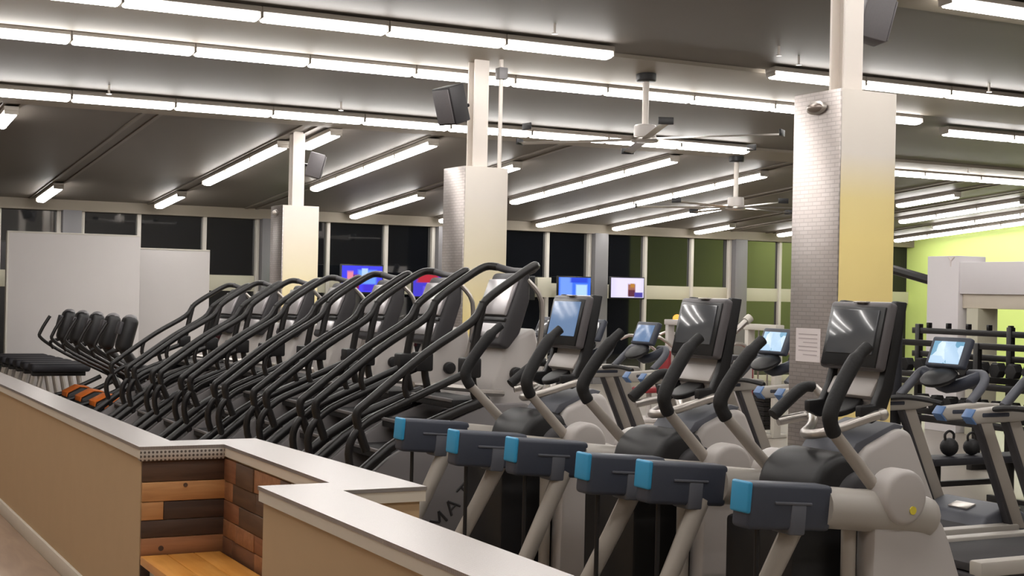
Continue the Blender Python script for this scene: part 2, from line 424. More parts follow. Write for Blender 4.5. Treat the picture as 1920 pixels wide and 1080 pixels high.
# dome fixtures near the tops
def dome(x, y, z, lab, r=0.09, m='emblem'):
    t = thing('wall_dome', (x, y, z), 0, lab, 'light fixture')
    MB().ball((-0.012, 0, 0), r, (0.16, 1, 0.42)).build('back_plate', 'silver', t)
    MB().ball((-0.02, 0, 0.0), r*0.7, (0.6, 1, 0.42)).build('dome', m, t)
dome(6.372, 7.80, 3.16, 'oval bronze fixture near top of yellow faced pillar', 0.11)
dome(5.873, 18.02, 2.83, 'round white dome fixture near top of farthest pillar', 0.1, 'post_white')
# notice on the first pillar
nt_ = thing('paper_notice', (6.371, 7.85, 1.53), 0, 'white paper notice taped on brushed metal side of pillar', 'notice')
MB().box((-0.003, -0.13, -0.09-0.02), (0, 0.13, 0.12), 0).build('sheet', 'paper', nt_)
for k in range(6):
    MB().box((-0.0042, -0.10, 0.075-k*0.028), (-0.003, 0.10-0.05*(k % 3 == 2), 0.082-k*0.028)).build('text_line', 'notice_grey', nt_)

# ------------------------------------------------------------------ ceiling lamps
lamp_me = MB().box((-0.578, -0.065, -0.045), (0.578, 0.065, 0.02), 0.025, seg=2).mesh('diffuser', 'lamp')
house_me = MB().box((-0.588, -0.085, 0.02), (0.588, 0.085, 0.07), 0.006).mesh('housing', 'lamp_housing')
cap_me = MB().box((-0.006, -0.08, -0.03), (0.006, 0.08, 0.03), 0.004).mesh('end_cap', 'lamp_housing')
def lamp(x, y, along_y, label, group, sc=1.0):
    t = thing('strip_light', (x, y, lamp_z(y)), 0, label, 'light', group)
    if along_y: t.rotation_euler = (0, math.atan(SL), R(90))
    else: t.rotation_euler = (-math.atan(SL), 0, 0)
    t.scale = (sc, 1, 1)
    shared('diffuser', lamp_me, t); shared('housing', house_me, t)
    shared('end_cap', cap_me, t, (-0.582, 0, 0)); shared('end_cap', cap_me, t, (0.582, 0, 0))
    return t
def lamp_row(x0, x1, y, desc, group):
    n = max(1, round((x1-x0)/1.18)); st = (x1-x0)/n
    for k in range(n):
        lamp(x0+st*(k+.5), y, False, '%s strip light from the left in the %s' % (ORD[min(k, 19)], desc), group, st/1.18)
lamp_row(-1.0, 7.4, 12.25, 'upper ceiling row ending before the fan', 'upper lamp row')
lamp_row(9.4, 13.15, 12.3, 'upper row behind the yellow pillar', 'upper right lamp row')
lamp_row(-1.0, 12.85, 13.75, 'middle long ceiling row', 'middle lamp row')
lamp_row(13.7, 17.3, 14.2, 'right hand piece of the middle row', 'middle right lamp row')
lamp_row(-0.5, 12.2, 16.45, 'third long ceiling row under the far girder', 'third lamp row')
lamp_row(15.0, 19.8, 17.25, 'third row right of the yellow pillar', 'third right lamp row')
lamp_row(9.0, 12.6, 9.35, 'top right corner row', 'top right lamp row')
lamp_row(-2.0, 8.0, 8.9, 'added unseen row above the elliptical machines', 'added overhead lamp row')  # out of view, carried on from the corner row to add light
lamp_row(-2.0, 12.0, 6.7, 'added unseen row over the nearest elliptical', 'added overhead lamp row')  # unseen row added to brighten pillar fronts and the half wall
lamp_row(-2.0, 12.0, 4.0, 'added unseen row above the half wall', 'added overhead lamp row')  # unseen row, put in for more light from above
lamp_row(-2.0, 12.0, 0.5, 'added unseen row behind the viewer', 'added overhead lamp row')  # unseen row, put in for light from behind the camera
BL = [(2.5, [(16.95+.6, 18.5)]), (4.1, [(23.6, 25.3)]), (6.12, [(18.55, 22.3), (23.8, 25.4)]), (7.9, [(17.6, 22.3)]),
      (9.85, [(18.9, 20.2), (22.4, 25.6)]), (11.7, [(17.5, 22.6), (24.9, 25.6)]), (13.85, [(18.2, 25.6)]), (15.65, [(21.4, 25.6)]),
      (17.7, [(24.3, 25.6)]), (18.6, [(18.9, 20.4)]), (19.75, [(23.0, 25.4)]), (20.5, [(19.2, 22.4)]), (22.0, [(18.2, 23.0)]), (23.1, [(20.0, 25.4)])]
nch = 10
chn = ['leftmost', 'second', 'third', 'fourth', 'fifth', 'sixth', 'seventh', 'eighth', 'ninth', 'tenth', 'eleventh', 'twelfth', 'thirteenth', 'fourteenth']
for i, (x, segs) in enumerate(BL):
    b = MB()
    for dx in (-0.1, 0.1):
        b.prism([(17.3, lamp_z(17.3)+0.07), (25.72, lamp_z(25.72)+0.07), (25.72, ceil_z(25.72)+0.02), (17.3, ceil_z(17.3)+0.02)], x+dx-0.025, x+dx+0.025, axis='X')
    nch += 1
    struct('trim_%d' % nch, b, 'channel')
    q = 0
    for y0, y1 in segs:
        n = max(1, round((y1-y0)/1.18)); st = (y1-y0)/n
        for k in range(n):
            lamp(x, y0+st*(k+.5), True, '%s strip light out from the girder on the %s sloping channel' % (ORD[q], chn[i]), 'lamps on the sloping channels', st/1.18); q += 1

lamp(6.44, 17.95, True, 'single strip light beside the top of the farthest pillar', 'lamps on the sloping channels', 0.95)

# ------------------------------------------------------------------ ceiling fans
def fan(x, y, zhub, rad, rot, lab):
    t = thing('ceiling_fan', (x, y, zhub), 0, lab, 'fan', 'ceiling fans')
    top = ceil_z(y)-zhub
    MB().disc((0, 0, top-0.06), (0, 0, 1), 0.11, 0.12, 16, 0.02).build('ceiling_mount', 'black_plastic', t)
    MB().tube([(0, 0, 0.08), (0, 0, top-0.08)], 0.035, 10).build('downrod', 'post_white', t)
    MB().disc((0, 0, 0.03), (0, 0, 1), 0.12, 0.14, 20, 0.02).build('motor', 'grey_plastic', t)
    MB().disc((0, 0, -0.06), (0, 0, 1), 0.15, 0.05, 20, 0.015).build('hub', 'silver', t)
    bm_ = MB().prism([(-0.055, -0.012), (0.0, 0.012), (0.055, 0.004), (0.0, 0.0)], 0.12, rad, axis='X').mesh('blade', 'silver')
    wm = MB().box((rad, -0.075, -0.02), (rad+0.02, 0.075, 0.05), 0.006).mesh('blade_tip', 'black_plastic')
    for k in range(6):
        bl = shared('blade', bm_, t, (0, 0, -0.05), (0, 0, rot+k*math.pi/3))
        shared('blade_tip', wm, bl)
fan(8.33, 13.05, 3.58, 1.5, R(5), 'large ceiling fan nearest the yellow faced pillar')
fan(12.57, 17.2, 3.22, 1.45, R(20), 'farther ceiling fan hanging lower over the treadmills')

# sprinkler heads under the roof
for x, y, lab in [(3.30, 16.06, 'sprinkler head above the third lamp row at far left'), (6.46, 11.71, 'sprinkler head above the upper lamp row left of fan'), (8.94, 11.56, 'sprinkler head left of the yellow pillar post, nearer one'), (9.39, 11.81, 'sprinkler head left of the yellow pillar post, farther one'), (12.27, 12.02, 'sprinkler head right of the yellow pillar above lamp row'), (16.71, 16.78, 'sprinkler head at right above the third lamp row'), (5.95, 15.93, 'sprinkler head above the third lamp row near middle pillar')]:
    t = thing('sprinkler', (x, y, ceil_z(y)), 0, lab, 'sprinkler', 'ceiling sprinkler heads')
    MB().tube([(0, 0, 0.0), (0, 0, -0.09)], 0.012, 8).build('pipe', 'post_white', t)
    MB().disc((0, 0, -0.095), (0, 0, 1), 0.03, 0.008, 12).build('deflector', 'silver', t)

# ------------------------------------------------------------------ loudspeakers on the pillars
def speaker(x, y, z, rz, tilt, lab, s=1.0, m='speaker_black'):
    t = thing('loudspeaker', (x, y, z), rz, lab, 'speaker', 'pillar loudspeakers')
    a = MB().prism([(-0.11*s, -0.1*s), (0.11*s, -0.1*s), (0.09*s, 0.1*s), (-0.09*s, 0.1*s)], -0.16*s, 0.16*s, 0.012, axis='Z').build('cabinet', m, t)
    g = MB().box((-0.095*s, -0.116*s, -0.145*s), (0.095*s, -0.102*s, 0.145*s), 0.006).build('grille', 'speaker_grey', t)
    br = MB().tube([(0, 0.09*s, 0), (0, 0.2*s, 0.02)], 0.02, 8).build('bracket', 'black_metal', t)
    for o in (a, g): o.rotation_euler = (tilt, 0, 0)
    return t
speaker(5.99, 12.93, 3.70, R(-70), R(18), 'black loudspeaker tilted on left of the middle pillar', 1.15)
speaker(6.38, 18.0, 3.47, R(70), R(14), 'small grey loudspeaker on right of the farthest pillar', 1.0, 'speaker_grey')
speaker(6.88, 7.84, 3.83, R(70), R(14), 'grey loudspeaker at top right of the yellow faced pillar', 1.0, 'speaker_grey')

# ------------------------------------------------------------------ ellipticals in the foreground (local +x = user looks, origin under the console)
def make_amt():
    t = thing('elliptical_trainer')
    for s in (-1, 1):
        y = 0.365*s
        rot = Matrix.Rotation(R(4.5), 4, 'Y')
        pod = MB().box((-0.885, y-0.06, 0.905), (-0.46, y+0.06, 1.095), 0.02, rot, 3).build('rear_cover', 'slate', t)
        # blue strip round the back and along the top edge
        b = MB()
        b.box((-0.893, y-0.062, 0.985), (-0.872, y+0.062, 1.113), 0.01, rot, 3)
        b.box((-0.86, y-0.05, 1.078), (-0.50, y+0.05, 1.092), 0.006, rot)
        b.build('blue_strip', 'blue_trim', pod)
        b = MB(); b.box((-0.76, y-0.067, 1.01), (-0.57, y+0.067, 1.022), 0.004, rot); b.box((-0.68, y-0.066, 0.885), (-0.60, y+0.066, 1.012), 0.01, rot)
        b.build('pivot_badge', 'slate_light', pod)
        MB().tube([(-0.48, y, 0.985), (-0.2, y, 0.955), (0.02, y, 0.93), (0.12, y, 0.90)], [0.088, 0.092, 0.092, 0.075], 16, 3).build('side_beam', 'grey_beam', t)
        hub = MB().disc((-0.10, y-0.045*(1 if s < 0 else -1), 1.02), (0, 1, 0), 0.118, 0.13, 28, 0.025).build('hub_cover', 'grey_plastic', t)
        MB().disc((-0.07, y-0.112*(1 if s < 0 else -1), 0.965), (0, 1, 0), 0.018, 0.004, 12).build('sticker', 'yellow', hub)
        # pedal link hanging from the rear cover and the foot pedal
        lk = MB().tube([(-0.585, y*0.94, 0.93), (-0.70, y*0.9, 0.71), (-0.93, y*0.8, 0.28)], [0.05, 0.045, 0.042], 10, 0, 0.8).build('stride_link', 'leg_grey', t)
        MB().tube([(-0.80, y, 0.93), (-0.80, y, 0.2)], 0.011, 8).build('belt_rod', 'black_plastic', t)
        pd = MB().box((-0.97, y*0.72-0.075, 0.23), (-0.45, y*0.72+0.075, 0.275), 0.02).build('pedal', 'black_rubber', t)
        MB().box((-0.50, y*0.72-0.075, 0.25), (-0.45, y*0.72+0.075, 0.35), 0.018).build('toe_guard', 'charcoal', pd)
        # swinging handle: grip and lower tube
        MB().tube([(-0.235, y, 1.655), (-0.30, y, 1.60), (-0.38, y*1.03, 1.50), (-0.445, y*1.06, 1.395), (-0.45, y*1.06, 1.34), (-0.42, y*1.04, 1.285)],
                  [0.026, 0.034, 0.034, 0.034, 0.032, 0.028], 12, 5).build('grip', 'black_rubber', t)
        MB().tube([(-0.425, y*1.04, 1.295), (-0.19, y, 1.06), (-0.12, y, 1.0)], [0.026, 0.03, 0.034], 10).build('handle_tube', 'leg_grey', t)
        # lower shroud standing on the floor
        MB().prism([(-0.23, 0.90), (0.15, 0.90), (0.20, 0.80), (0.34, 0.45), (0.36, 0.06), (-0.25, 0.06)], y-0.06, y+0.06, 0.018).build('lower_shroud', 'grey_plastic', t)
        MB().tube([(-0.29, y*0.9, 0.93), (-0.29, y*0.9, 0.05)], 0.032, 10, 0).build('side_post', 'leg_grey', t)
    # dark middle housing between the side beams
    MB().prism([(-0.52, 0.05), (-0.52, 0.87), (-0.30, 0.9), (0.06, 0.95), (0.10, 0.05)], -0.24, 0.24, 0.02).build('centre_housing', 'black_plastic', t)
    MB().disc((-0.2, 0.0, 1.0), (0, 1, 0), 0.18, 0.42, 32, 0.04).build('flywheel_cover', 'black_plastic', t)
    MB().disc((-0.13, 0, 0.97), (0, 1, 0), 0.14, 0.48, 32, 0.05).build('flywheel_rim', 'charcoal', t)
    # front tower
    MB().prism([(-0.13, 1.13), (-0.09, 1.20), (0.11, 1.285), (0.17, 1.265), (0.33, 0.93), (0.40, 0.5), (0.42, 0.06), (-0.06, 0.06), (-0.08, 0.9)], -0.21, 0.21, 0.035, seg=3).build('front_tower', 'grey_plastic', t)
    MB().prism([(-0.18, 1.14), (-0.12, 1.22), (0.10, 1.305), (0.16, 1.29), (0.12, 1.255), (-0.09, 1.18)], -0.17, 0.17, 0.01).build('tower_top', 'slate_light', t)
    b = MB(); b.box((-0.95, -0.33, 0.0), (0.58, -0.25, 0.07), 0.015); b.box((-0.95, 0.25, 0.0), (0.58, 0.33, 0.07), 0.015); b.box((0.5, -0.36, 0.0), (0.6, 0.36, 0.08), 0.015); b.box((-1.0, -0.36, 0.0), (-0.9, 0.36, 0.08), 0.015)
    b.build('base_frame', 'charcoal', t)
    # console mast, curved like a J
    prof = [(-0.12, 1.335), (-0.05, 1.305), (0.02, 1.34), (0.065, 1.45), (0.10, 1.62), (0.14, 1.845), (0.075, 1.85), (0.04, 1.62), (0.0, 1.47), (-0.04, 1.39), (-0.12, 1.385)]
    for s in (-1, 1):
        MB().prism(prof, 0.175*s-0.02, 0.175*s+0.02, 0.008).build('console_mast', 'black_plastic', t)
    MB().prism([(a+0.015, b_) for a, b_ in prof[2:6]]+[(0.09, 1.84), (0.06, 1.62), (0.03, 1.48), (0.0, 1.40)], -0.155, 0.155, 0.004).build('lower_panel', 'grey_plastic', t)
    tl = Matrix.Rotation(R(13), 4, 'Y')
    con = MB().box((0.0, -0.205, 1.53), (0.05, 0.205, 1.845), 0.02, tl, 3).build('console', 'console_grey', t)
    MB().box((-0.01, -0.185, 1.545), (0.012, 0.185, 1.825), 0.008, tl).build('bezel', 'bezel', con)
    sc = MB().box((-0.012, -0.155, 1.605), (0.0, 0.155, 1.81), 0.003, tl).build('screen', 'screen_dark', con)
    MB().box((-0.012, -0.15, 1.405), (0.03, 0.15, 1.50), 0.012, Matrix.Rotation(R(30), 4, 'Y')).build('keypad', 'grey_plastic', con)
    MB().box((0.02, -0.05, 1.838), (0.05, 0.03, 1.846), 0.003).build('name_plate', 'silver', con)
    MB().disc((-0.05, 0.0, 1.37), (-0.5, 0, 1), 0.09, 0.03, 20, 0.01).build('cup_holder', 'black_plastic', t)
    # fixed handlebar
    MB().tube([(-0.01, -0.20, 1.345), (-0.06, -0.19, 1.335), (-0.26, -0.14, 1.27), (-0.27, 0, 1.25), (-0.12, 0.14, 1.27), (0.0, 0.3, 1.30), (-0.14, 0.36, 1.27)], 0.022, 10, 4).build('fixed_handlebar', 'silver', t)
    MB().ball((-0.005, -0.205, 1.347), 0.028).build('bar_end', 'silver', t)
    MB().tube([(0.07, 0.36, 1.43), (0.0, 0.37, 1.42), (-0.16, 0.37, 1.30)], [0.026, 0.03, 0.03], 10, 4).build('fixed_grip', 'black_rubber', t)
    MB().tube([(0.07, 0.36, 1.43), (0.1, 0.3, 1.36), (0.04, 0.2, 1.26), (0.1, 0.05, 1.22)], 0.022, 10, 4).build('grip_post', 'silver', t)
    return t
amt = make_amt()
spots = [(4.40, 5.10, 'grey elliptical trainer nearest the viewer, beside the yellow pillar'),
         (4.29, 6.18, 'middle one of three grey elliptical trainers behind the half wall'),
         (4.17, 7.36, 'grey elliptical trainer farthest back, next to the stair climbers')]
for i, (x, y, lab) in enumerate(spots):
    o = amt if i == 0 else copy_tree(amt)
    o.location = (x, y, 0); tag(o, lab, 'elliptical', 'grey ellipticals with blue tipped covers')
    if i == 2:
        for c in o.children_recursive:
            if c.name.startswith('screen'):
                c.data = c.data.copy(); c.data.materials[0] = MATS['screen_lit']

# ------------------------------------------------------------------ stair climbers
def letters(word, size):
    """block letters as flat bars in the x/z plane"""
    G = {'M': [[(0, 0), (0, 1)], [(0, 1), (.5, .35)], [(.5, .35), (1, 1)], [(1, 1), (1, 0)]],
         'A': [[(0, 0), (.5, 1)], [(.5, 1), (1, 0)], [(.22, .35), (.78, .35)]],
         'T': [[(0, 1), (1, 1)], [(.5, 1), (.5, 0)]],
         'R': [[(0, 0), (0, 1)], [(0, 1), (.8, 1)], [(.8, 1), (.8, .5)], [(.8, .5), (0, .5)], [(.4, .5), (.9, 0)]],
         'I': [[(.5, 0), (.5, 1)]], 'X': [[(0, 0), (1, 1)], [(0, 1), (1, 0)]]}
    out = []
    for i, ch in enumerate(word):
        for a, b in G[ch]:
            out.append(((i*1.45+a[0]*0.95)*size, a[1]*size, (i*1.45+b[0]*0.95)*size, b[1]*size))
    return out
def make_climber():
    t = thing('stair_climber')
    HY = 0.375
    for s in (-1, 1):
        y = HY*s
        MB().tube([(0.13, y*0.75, 2.03), (0.07, y*0.95, 2.03), (-0.06, y, 1.955), (-0.28, y, 1.80), (-0.38, y, 1.66), (-0.70, y, 1.455), (-1.08, y, 1.16), (-1.155, y, 1.09), (-1.145, y, 1.0), (-1.09, y, 0.85)], 0.028, 10, 4).build('handrail', 'black_metal', t)
        MB().tube([(-0.40, y, 1.335), (-0.95, y, 1.10), (-1.10, y, 1.02), (-1.19, y, 0.92), (-1.20, y, 0.78), (-1.12, y, 0.55)], 0.026, 10, 3).build('lower_rail', 'black_metal', t)
        MB().tube([(-0.30, y, 1.79), (-0.36, y, 1.5), (-0.375, y, 1.33), (-0.33, y, 1.13), (-0.25, y, 1.0)], 0.027, 10, 3).build('rail_post', 'black_metal', t)
        MB().tube([(-0.82, y, 1.36), (-0.84, y, 1.24), (-0.80, y, 1.14)], 0.02, 8, 3).build('rail_strut', 'black_metal', t)
        MB().box((-0.45, y-0.06, 1.30), (-0.33, y+0.06, 1.43), 0.015).build('cup_holder', 'black_plastic', t)
        # inclined side of the stair housing
        sp = MB().prism([(-1.62, 0.10), (-1.62, 0.24), (-0.95, 0.80), (-0.62, 0.99), (-0.26, 1.13), (0.02, 1.13), (0.36, 0.82), (0.42, 0.10)], y-0.03, y+0.03, 0.012).build('side_panel', 'grey_side', t)
        MB().tube([(-1.62, y*1.02, 0.30), (-0.95, y*1.02, 0.86), (-0.62, y*1.02, 1.03), (-0.26, y*1.02, 1.16)], 0.036, 10, 2).build('side_edge', 'black_metal', sp)
        b = MB()
        ang = R(44)
        for (x0, z0, x1, z1) in letters('MATRIX', 0.088):
            if s > 0: x0, x1 = 0.72-x0, 0.72-x1
            q = lambda a, c: (-0.60+a*math.cos(ang)-c*math.sin(ang), 0.335+a*math.sin(ang)+c*math.cos(ang))
            a0, c0 = q(x0, z0); a1, c1 = q(x1, z1)
            b.tube([(a0, y+0.031*s, c0), (a1, y+0.031*s, c1)], 0.0085, 6, 0, 0.5)
        b.build('lettering', 'lettering', sp)
    # cross loop of the rails at the top
    MB().tube([(0.13, -0.28, 2.03), (0.17, -0.12, 2.0), (0.17, 0.12, 2.0), (0.13, 0.28, 2.03)], 0.026, 10, 3).build('rail_loop', 'charcoal', t)
    # stairs
    st = MB().box((-0.14, -0.33, -0.03), (0.12, 0.33, 0.03), 0.008).mesh('step', 'black_rubber')
    ed = MB().box((-0.148, -0.32, 0.012), (-0.128, 0.32, 0.034), 0.004).mesh('step_edge', 'grey_side')
    for k in range(6):
        s_ = shared('step', st, t, (-1.42+k*0.215, 0, 0.30+k*0.165))
        shared('step_edge', ed, s_)
    MB().prism([(-1.55, 0.12), (-1.3, 0.26), (-0.25, 1.04), (0.3, 1.04), (0.38, 0.12)], -0.33, 0.33, 0.01).build('stair_housing', 'black_plastic', t)
    # mast and console
    MB().prism([(-0.16, 0.95), (-0.12, 1.25), (-0.02, 1.52), (0.20, 1.62), (0.30, 1.2), (0.34, 0.85), (0.3, 0.5), (0.0, 0.8)], -0.17, 0.17, 0.03, seg=3).build('mast', 'grey_plastic', t)
    for s in (-1, 1):
        MB().disc((0.05, 0.185*s, 1.31), (0, 1, 0), 0.045, 0.05, 16, 0.01).build('knob', 'black_plastic', t)
        MB().tube([(-0.06, 0.2*s, 1.18), (-0.3, 0.32*s, 1.20)], 0.022, 8).build('mast_brace', 'silver', t)
    tl = Matrix.Rotation(R(21), 4, 'Y')
    con = MB().prism([(-0.115, 1.50), (0.07, 1.985), (0.12, 1.985), (0.12, 1.80), (0.05, 1.58), (-0.04, 1.47)], -0.235, 0.235, 0.025, seg=3).build('console', 'charcoal', t)
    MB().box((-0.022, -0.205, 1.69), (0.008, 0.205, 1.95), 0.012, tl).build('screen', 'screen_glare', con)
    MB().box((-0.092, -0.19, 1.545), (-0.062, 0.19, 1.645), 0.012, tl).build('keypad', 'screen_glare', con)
    MB().box((-0.066, -0.215, 1.655), (-0.026, 0.215, 1.681), 0.006, tl).build('console_ledge', 'black_plastic', con)
    MB().tube([(0.10, -0.22, 1.94), (0.2, -0.24, 1.80), (0.2, -0.22, 1.5), (0.16, -0.17, 1.3)], 0.018, 8, 4).build('rear_tube', 'silver', t)
    MB().tube([(0.10, 0.22, 1.94), (0.2, 0.24, 1.80), (0.2, 0.22, 1.5), (0.16, 0.17, 1.3)], 0.018, 8, 4).build('rear_tube', 'silver', t)
    b = MB(); b.box((-1.6, -0.4, 0), (0.45, -0.33, 0.12), 0.015); b.box((-1.6, 0.33, 0), (0.45, 0.4, 0.12), 0.015)
    b.build('base_frame', 'charcoal', t)
    return t
climb = make_climber()
NCL = 7
for k in range(NCL):
    o = climb if k == 0 else copy_tree(climb)
    o.location = (4.42, 8.72+1.06*k, 0); o.scale = (1, 1, (1, .985, .975, .96, .946, .933, .92)[k])
    lab = 'black stair climber nearest the ellipticals, first in the row' if k == 0 else ('black stair climber at the far end of the row' if k == NCL-1 else '%s black stair climber counting back from the ellipticals' % ORD[k])
    tag(o, lab, 'stair climber', 'row of black stair climbers')

# ------------------------------------------------------------------ black arm trainers with orange covers, beyond the climbers
def make_arm():
    t = thing('arc_trainer')
    lean = Matrix.Rotation(R(14), 4, 'Y')
    con = MB().box((-0.08, -0.13, 1.10), (0.08, 0.13, 1.50), 0.06, lean, 4).build('console', 'black_plastic', t)
    MB().ball((0.04, 0, 1.475), 0.095, (0.75, 1.1, 0.5)).build('console_cap', 'post_grey', con)
    MB().box((-0.105, -0.08, 1.30), (-0.06, 0.08, 1.44), 0.01, lean).build('screen', 'charcoal', con)
    MB().tube([(-0.03, 0, 1.14), (0.12, 0, 0.95), (0.5, 0, 0.76), (0.75, 0, 0.4), (0.78, 0, 0.08)], [0.06, 0.05, 0.05, 0.06, 0.07], 10, 3).build('mast', 'black_metal', t)
    for s in (1,):
        MB().tube([(-0.16, 0.27*s, 1.42), (-0.27, 0.28*s, 1.22), (-0.26, 0.28*s, 1.12), (0.05, 0.26*s, 0.92), (0.7, 0.2*s, 0.6)], 0.022, 8, 4).build('arm', 'black_metal', t)
        MB().tube([(-0.06, 0.1*s, 1.12), (-0.17, 0.15*s, 1.08), (-0.12, 0.22*s, 1.0)], 0.022, 8, 3).build('fixed_grip', 'black_rubber', t)
        MB().tube([(0.5, 0.2*s, 0.62), (0.0, 0.17*s, 0.4), (-0.5, 0.15*s, 0.3)], 0.03, 8, 3).build('pedal_bar', 'black_metal', t)
        MB().box((-0.5, 0.15*s-0.07, 0.31), (-0.2, 0.15*s+0.07, 0.35), 0.012).build('pedal', 'charcoal', t)
    MB().prism([(0.0, 0.06), (0.0, 0.42), (0.16, 0.5), (0.38, 0.47), (0.46, 0.06)], -0.25, 0.25, 0.02).build('housing', 'black_plastic', t)
    MB().prism([(-0.012, 0.38), (-0.005, 0.435), (0.16, 0.52), (0.28, 0.505), (0.28, 0.49), (0.16, 0.505), (0.01, 0.43), (0.005, 0.38)], -0.19, 0.19, 0.003).build('orange_cover', 'orange', t)
    MB().box((-0.5, -0.28, 0), (0.95, 0.28, 0.07), 0.02).build('base', 'black_metal', t)
    return t
arm = make_arm()
for k in range(5):
    o = arm if k == 0 else copy_tree(arm)
    o.location = (3.59-0.02*k, 16.25+0.8*k, 0)
    tag(o, ('black arc trainer with orange cover closest to the stair climbers', 'second black arc trainer with orange cover from the climbers', 'middle one of five black arc trainers before white partition',
            'fourth black arc trainer with orange cover from the climbers', 'leftmost of five black arc trainers before white partition')[k], 'arc trainer', 'five arc trainers with orange covers')

# low padded benches at far left
def make_bench():
    t = thing('padded_bench')
    MB().box((-0.28, -0.17, 0.66), (0.5, 0.17, 0.77), 0.04, None, 3).build('seat_pad', 'bench_pad', t)
    MB().box((-0.25, -0.06, 0.60), (0.45, 0.06, 0.66), 0.01).build('frame', 'black_metal', t)
    for x, dx in ((-0.12, -0.12), (0.36, 0.1)):
        MB().tube([(x, 0, 0.62), (x+dx, 0, 0.06)], 0.035, 8).build('leg', 'silver', t)
        MB().box((x+dx-0.04, -0.25, 0), (x+dx+0.04, 0.25, 0.06), 0.01).build('foot', 'silver', t)
    return t
bn = make_bench()
for k in range(6):
    o = bn if k == 0 else copy_tree(bn)
    o.location = (3.45-0.02*k, 20.15+0.54*k, 0)
    tag(o, '%s low black padded bench with silver legs left of arc trainers' % ORD[k], 'bench', 'low padded benches before the partition')

# ------------------------------------------------------------------ treadmills
def make_treadmill():
    t = thing('treadmill')
    for s in (-1, 1):
        y = 0.39*s
        MB().prism([(0.27, 0.16), (0.39, 0.16), (0.0, 1.02), (-0.12, 1.02)], y-0.03, y+0.03, 0.012).build('upright', 'leg_grey', t)
        MB().prism([(0.235, 0.16), (0.27, 0.16), (-0.12, 1.02), (-0.15, 1.02)], y-0.034, y+0.034, 0.006).build('upright_edge', 'charcoal', t)
        ar = MB().prism([(-0.50, 1.04), (-0.46, 1.09), (-0.1, 1.115), (0.14, 1.10), (0.18, 1.03), (0.0, 1.0), (-0.44, 0.99)], y-0.045, y+0.045, 0.015, seg=3).build('side_arm', 'grey_beam', t)
        MB().prism([(-0.507, 1.04), (-0.463, 1.094), (-0.45, 1.095), (-0.488, 1.04), (-0.44, 0.986), (-0.455, 0.986)], y-0.047, y+0.047, 0.004).build('blue_tip', 'tip_blue', ar)
        MB().box((-0.40, y-0.048, 1.03), (-0.12, y+0.048, 1.075), 0.015).build('arm_inset', 'slate', ar)
        MB().tube([(-0.16, y*0.95, 1.11), (-0.02, y*0.93, 1.24), (0.03, y*0.8, 1.31), (0.05, y*0.4, 1.31)], 0.035, 10, 4).build('console_arm', 'slate_light', t)
        MB().box((-1.18, y-0.055, 0.10), (0.30, y+0.055, 0.20), 0.015).build('side_rail', 'grey_beam', t)
    MB().box((-1.16, -0.335, 0.12), (0.2, 0.335, 0.175), 0.01).build('running_belt', 'belt', t)
    MB().prism([(0.0, 0.15), (0.06, 0.25), (0.3, 0.33), (0.5, 0.25), (0.54, 0.06), (0.02, 0.06)], -0.34, 0.34, 0.03, seg=3).build('motor_hood', 'slate_light', t)
    MB().box((0.10, -0.1, 0.282), (0.2, 0.1, 0.296), 0.003, Matrix.Rotation(R(-18), 4, 'Y')).build('hood_label', 'silver', t)
    MB().box((-1.2, -0.4, 0.0), (0.55, 0.4, 0.11), 0.02).build('base', 'charcoal', t)
    tl = Matrix.Rotation(R(22), 4, 'Y')
    con = MB().box((-0.035, -0.2, 1.335), (0.025, 0.2, 1.585), 0.02, tl, 3).build('console', 'slate', t)
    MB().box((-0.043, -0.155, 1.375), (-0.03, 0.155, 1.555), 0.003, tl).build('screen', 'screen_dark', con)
    MB().ball((-0.11, 0, 1.275), 0.17, (0.75, 1, 0.3), rot=Matrix.Rotation(R(-30), 4, 'Y')).build('key_pod', 'black_plastic', t)
    MB().tube([(0.04, -0.3, 1.3), (-0.02, 0, 1.20), (0.04, 0.3, 1.3)], 0.05, 10, 4).build('crossbar', 'slate', t)
    MB().tube([(-0.34, -0.28, 1.10), (-0.36, -0.1, 1.12), (-0.36, 0.1, 1.12), (-0.34, 0.28, 1.10), (-0.15, 0.33, 1.11)], 0.02, 8, 3).build('pulse_bar', 'black_rubber', t)
    return t
tm = make_treadmill()
def screen_mat(name, c1, c2, c3, scale=9, st=1.2):
    m = mat(name, (0.02, 0.02, 0.02, 1), 0.25); nt = m.node_tree; p = nt.nodes['Principled BSDF']
    tc = nt.nodes.new('ShaderNodeTexCoord'); v = nt.nodes.new('ShaderNodeTexVoronoi'); v.inputs['Scale'].default_value = scale; v.distance = 'CHEBYCHEV'
    cr = nt.nodes.new('ShaderNodeValToRGB'); cr.color_ramp.interpolation = 'CONSTANT'
    cr.color_ramp.elements.new(0.5)
    for e, (pp, c) in zip(cr.color_ramp.elements, ((0, c1), (0.45, c2), (0.75, c3))): e.position = pp; e.color = c
    sx = nt.nodes.new('ShaderNodeSeparateColor')
    nt.links.new(tc.outputs['Object'], v.inputs['Vector']); nt.links.new(v.outputs['Color'], sx.inputs[0]); nt.links.new(sx.outputs[0], cr.inputs[0])
    nt.links.new(cr.outputs[0], p.inputs['Emission Color']); p.inputs['Emission Strength'].default_value = st
screen_mat('tread_screen', srgb(176, 206, 232), srgb(110, 160, 190), srgb(200, 222, 240), 9, 0.9)
TN = ['treadmill partly out of frame at the lower right corner', 'treadmill with a glowing blue screen right of the yellow pillar', 'treadmill hidden behind the yellow faced pillar', 'treadmill just left of the yellow faced pillar',
      'treadmill behind the middle elliptical', 'treadmill with a tilted grey screen left of middle elliptical console', 'treadmill behind the farthest elliptical', 'treadmill behind the nearest stair climber', 'treadmill at the far end near the cream pillar']
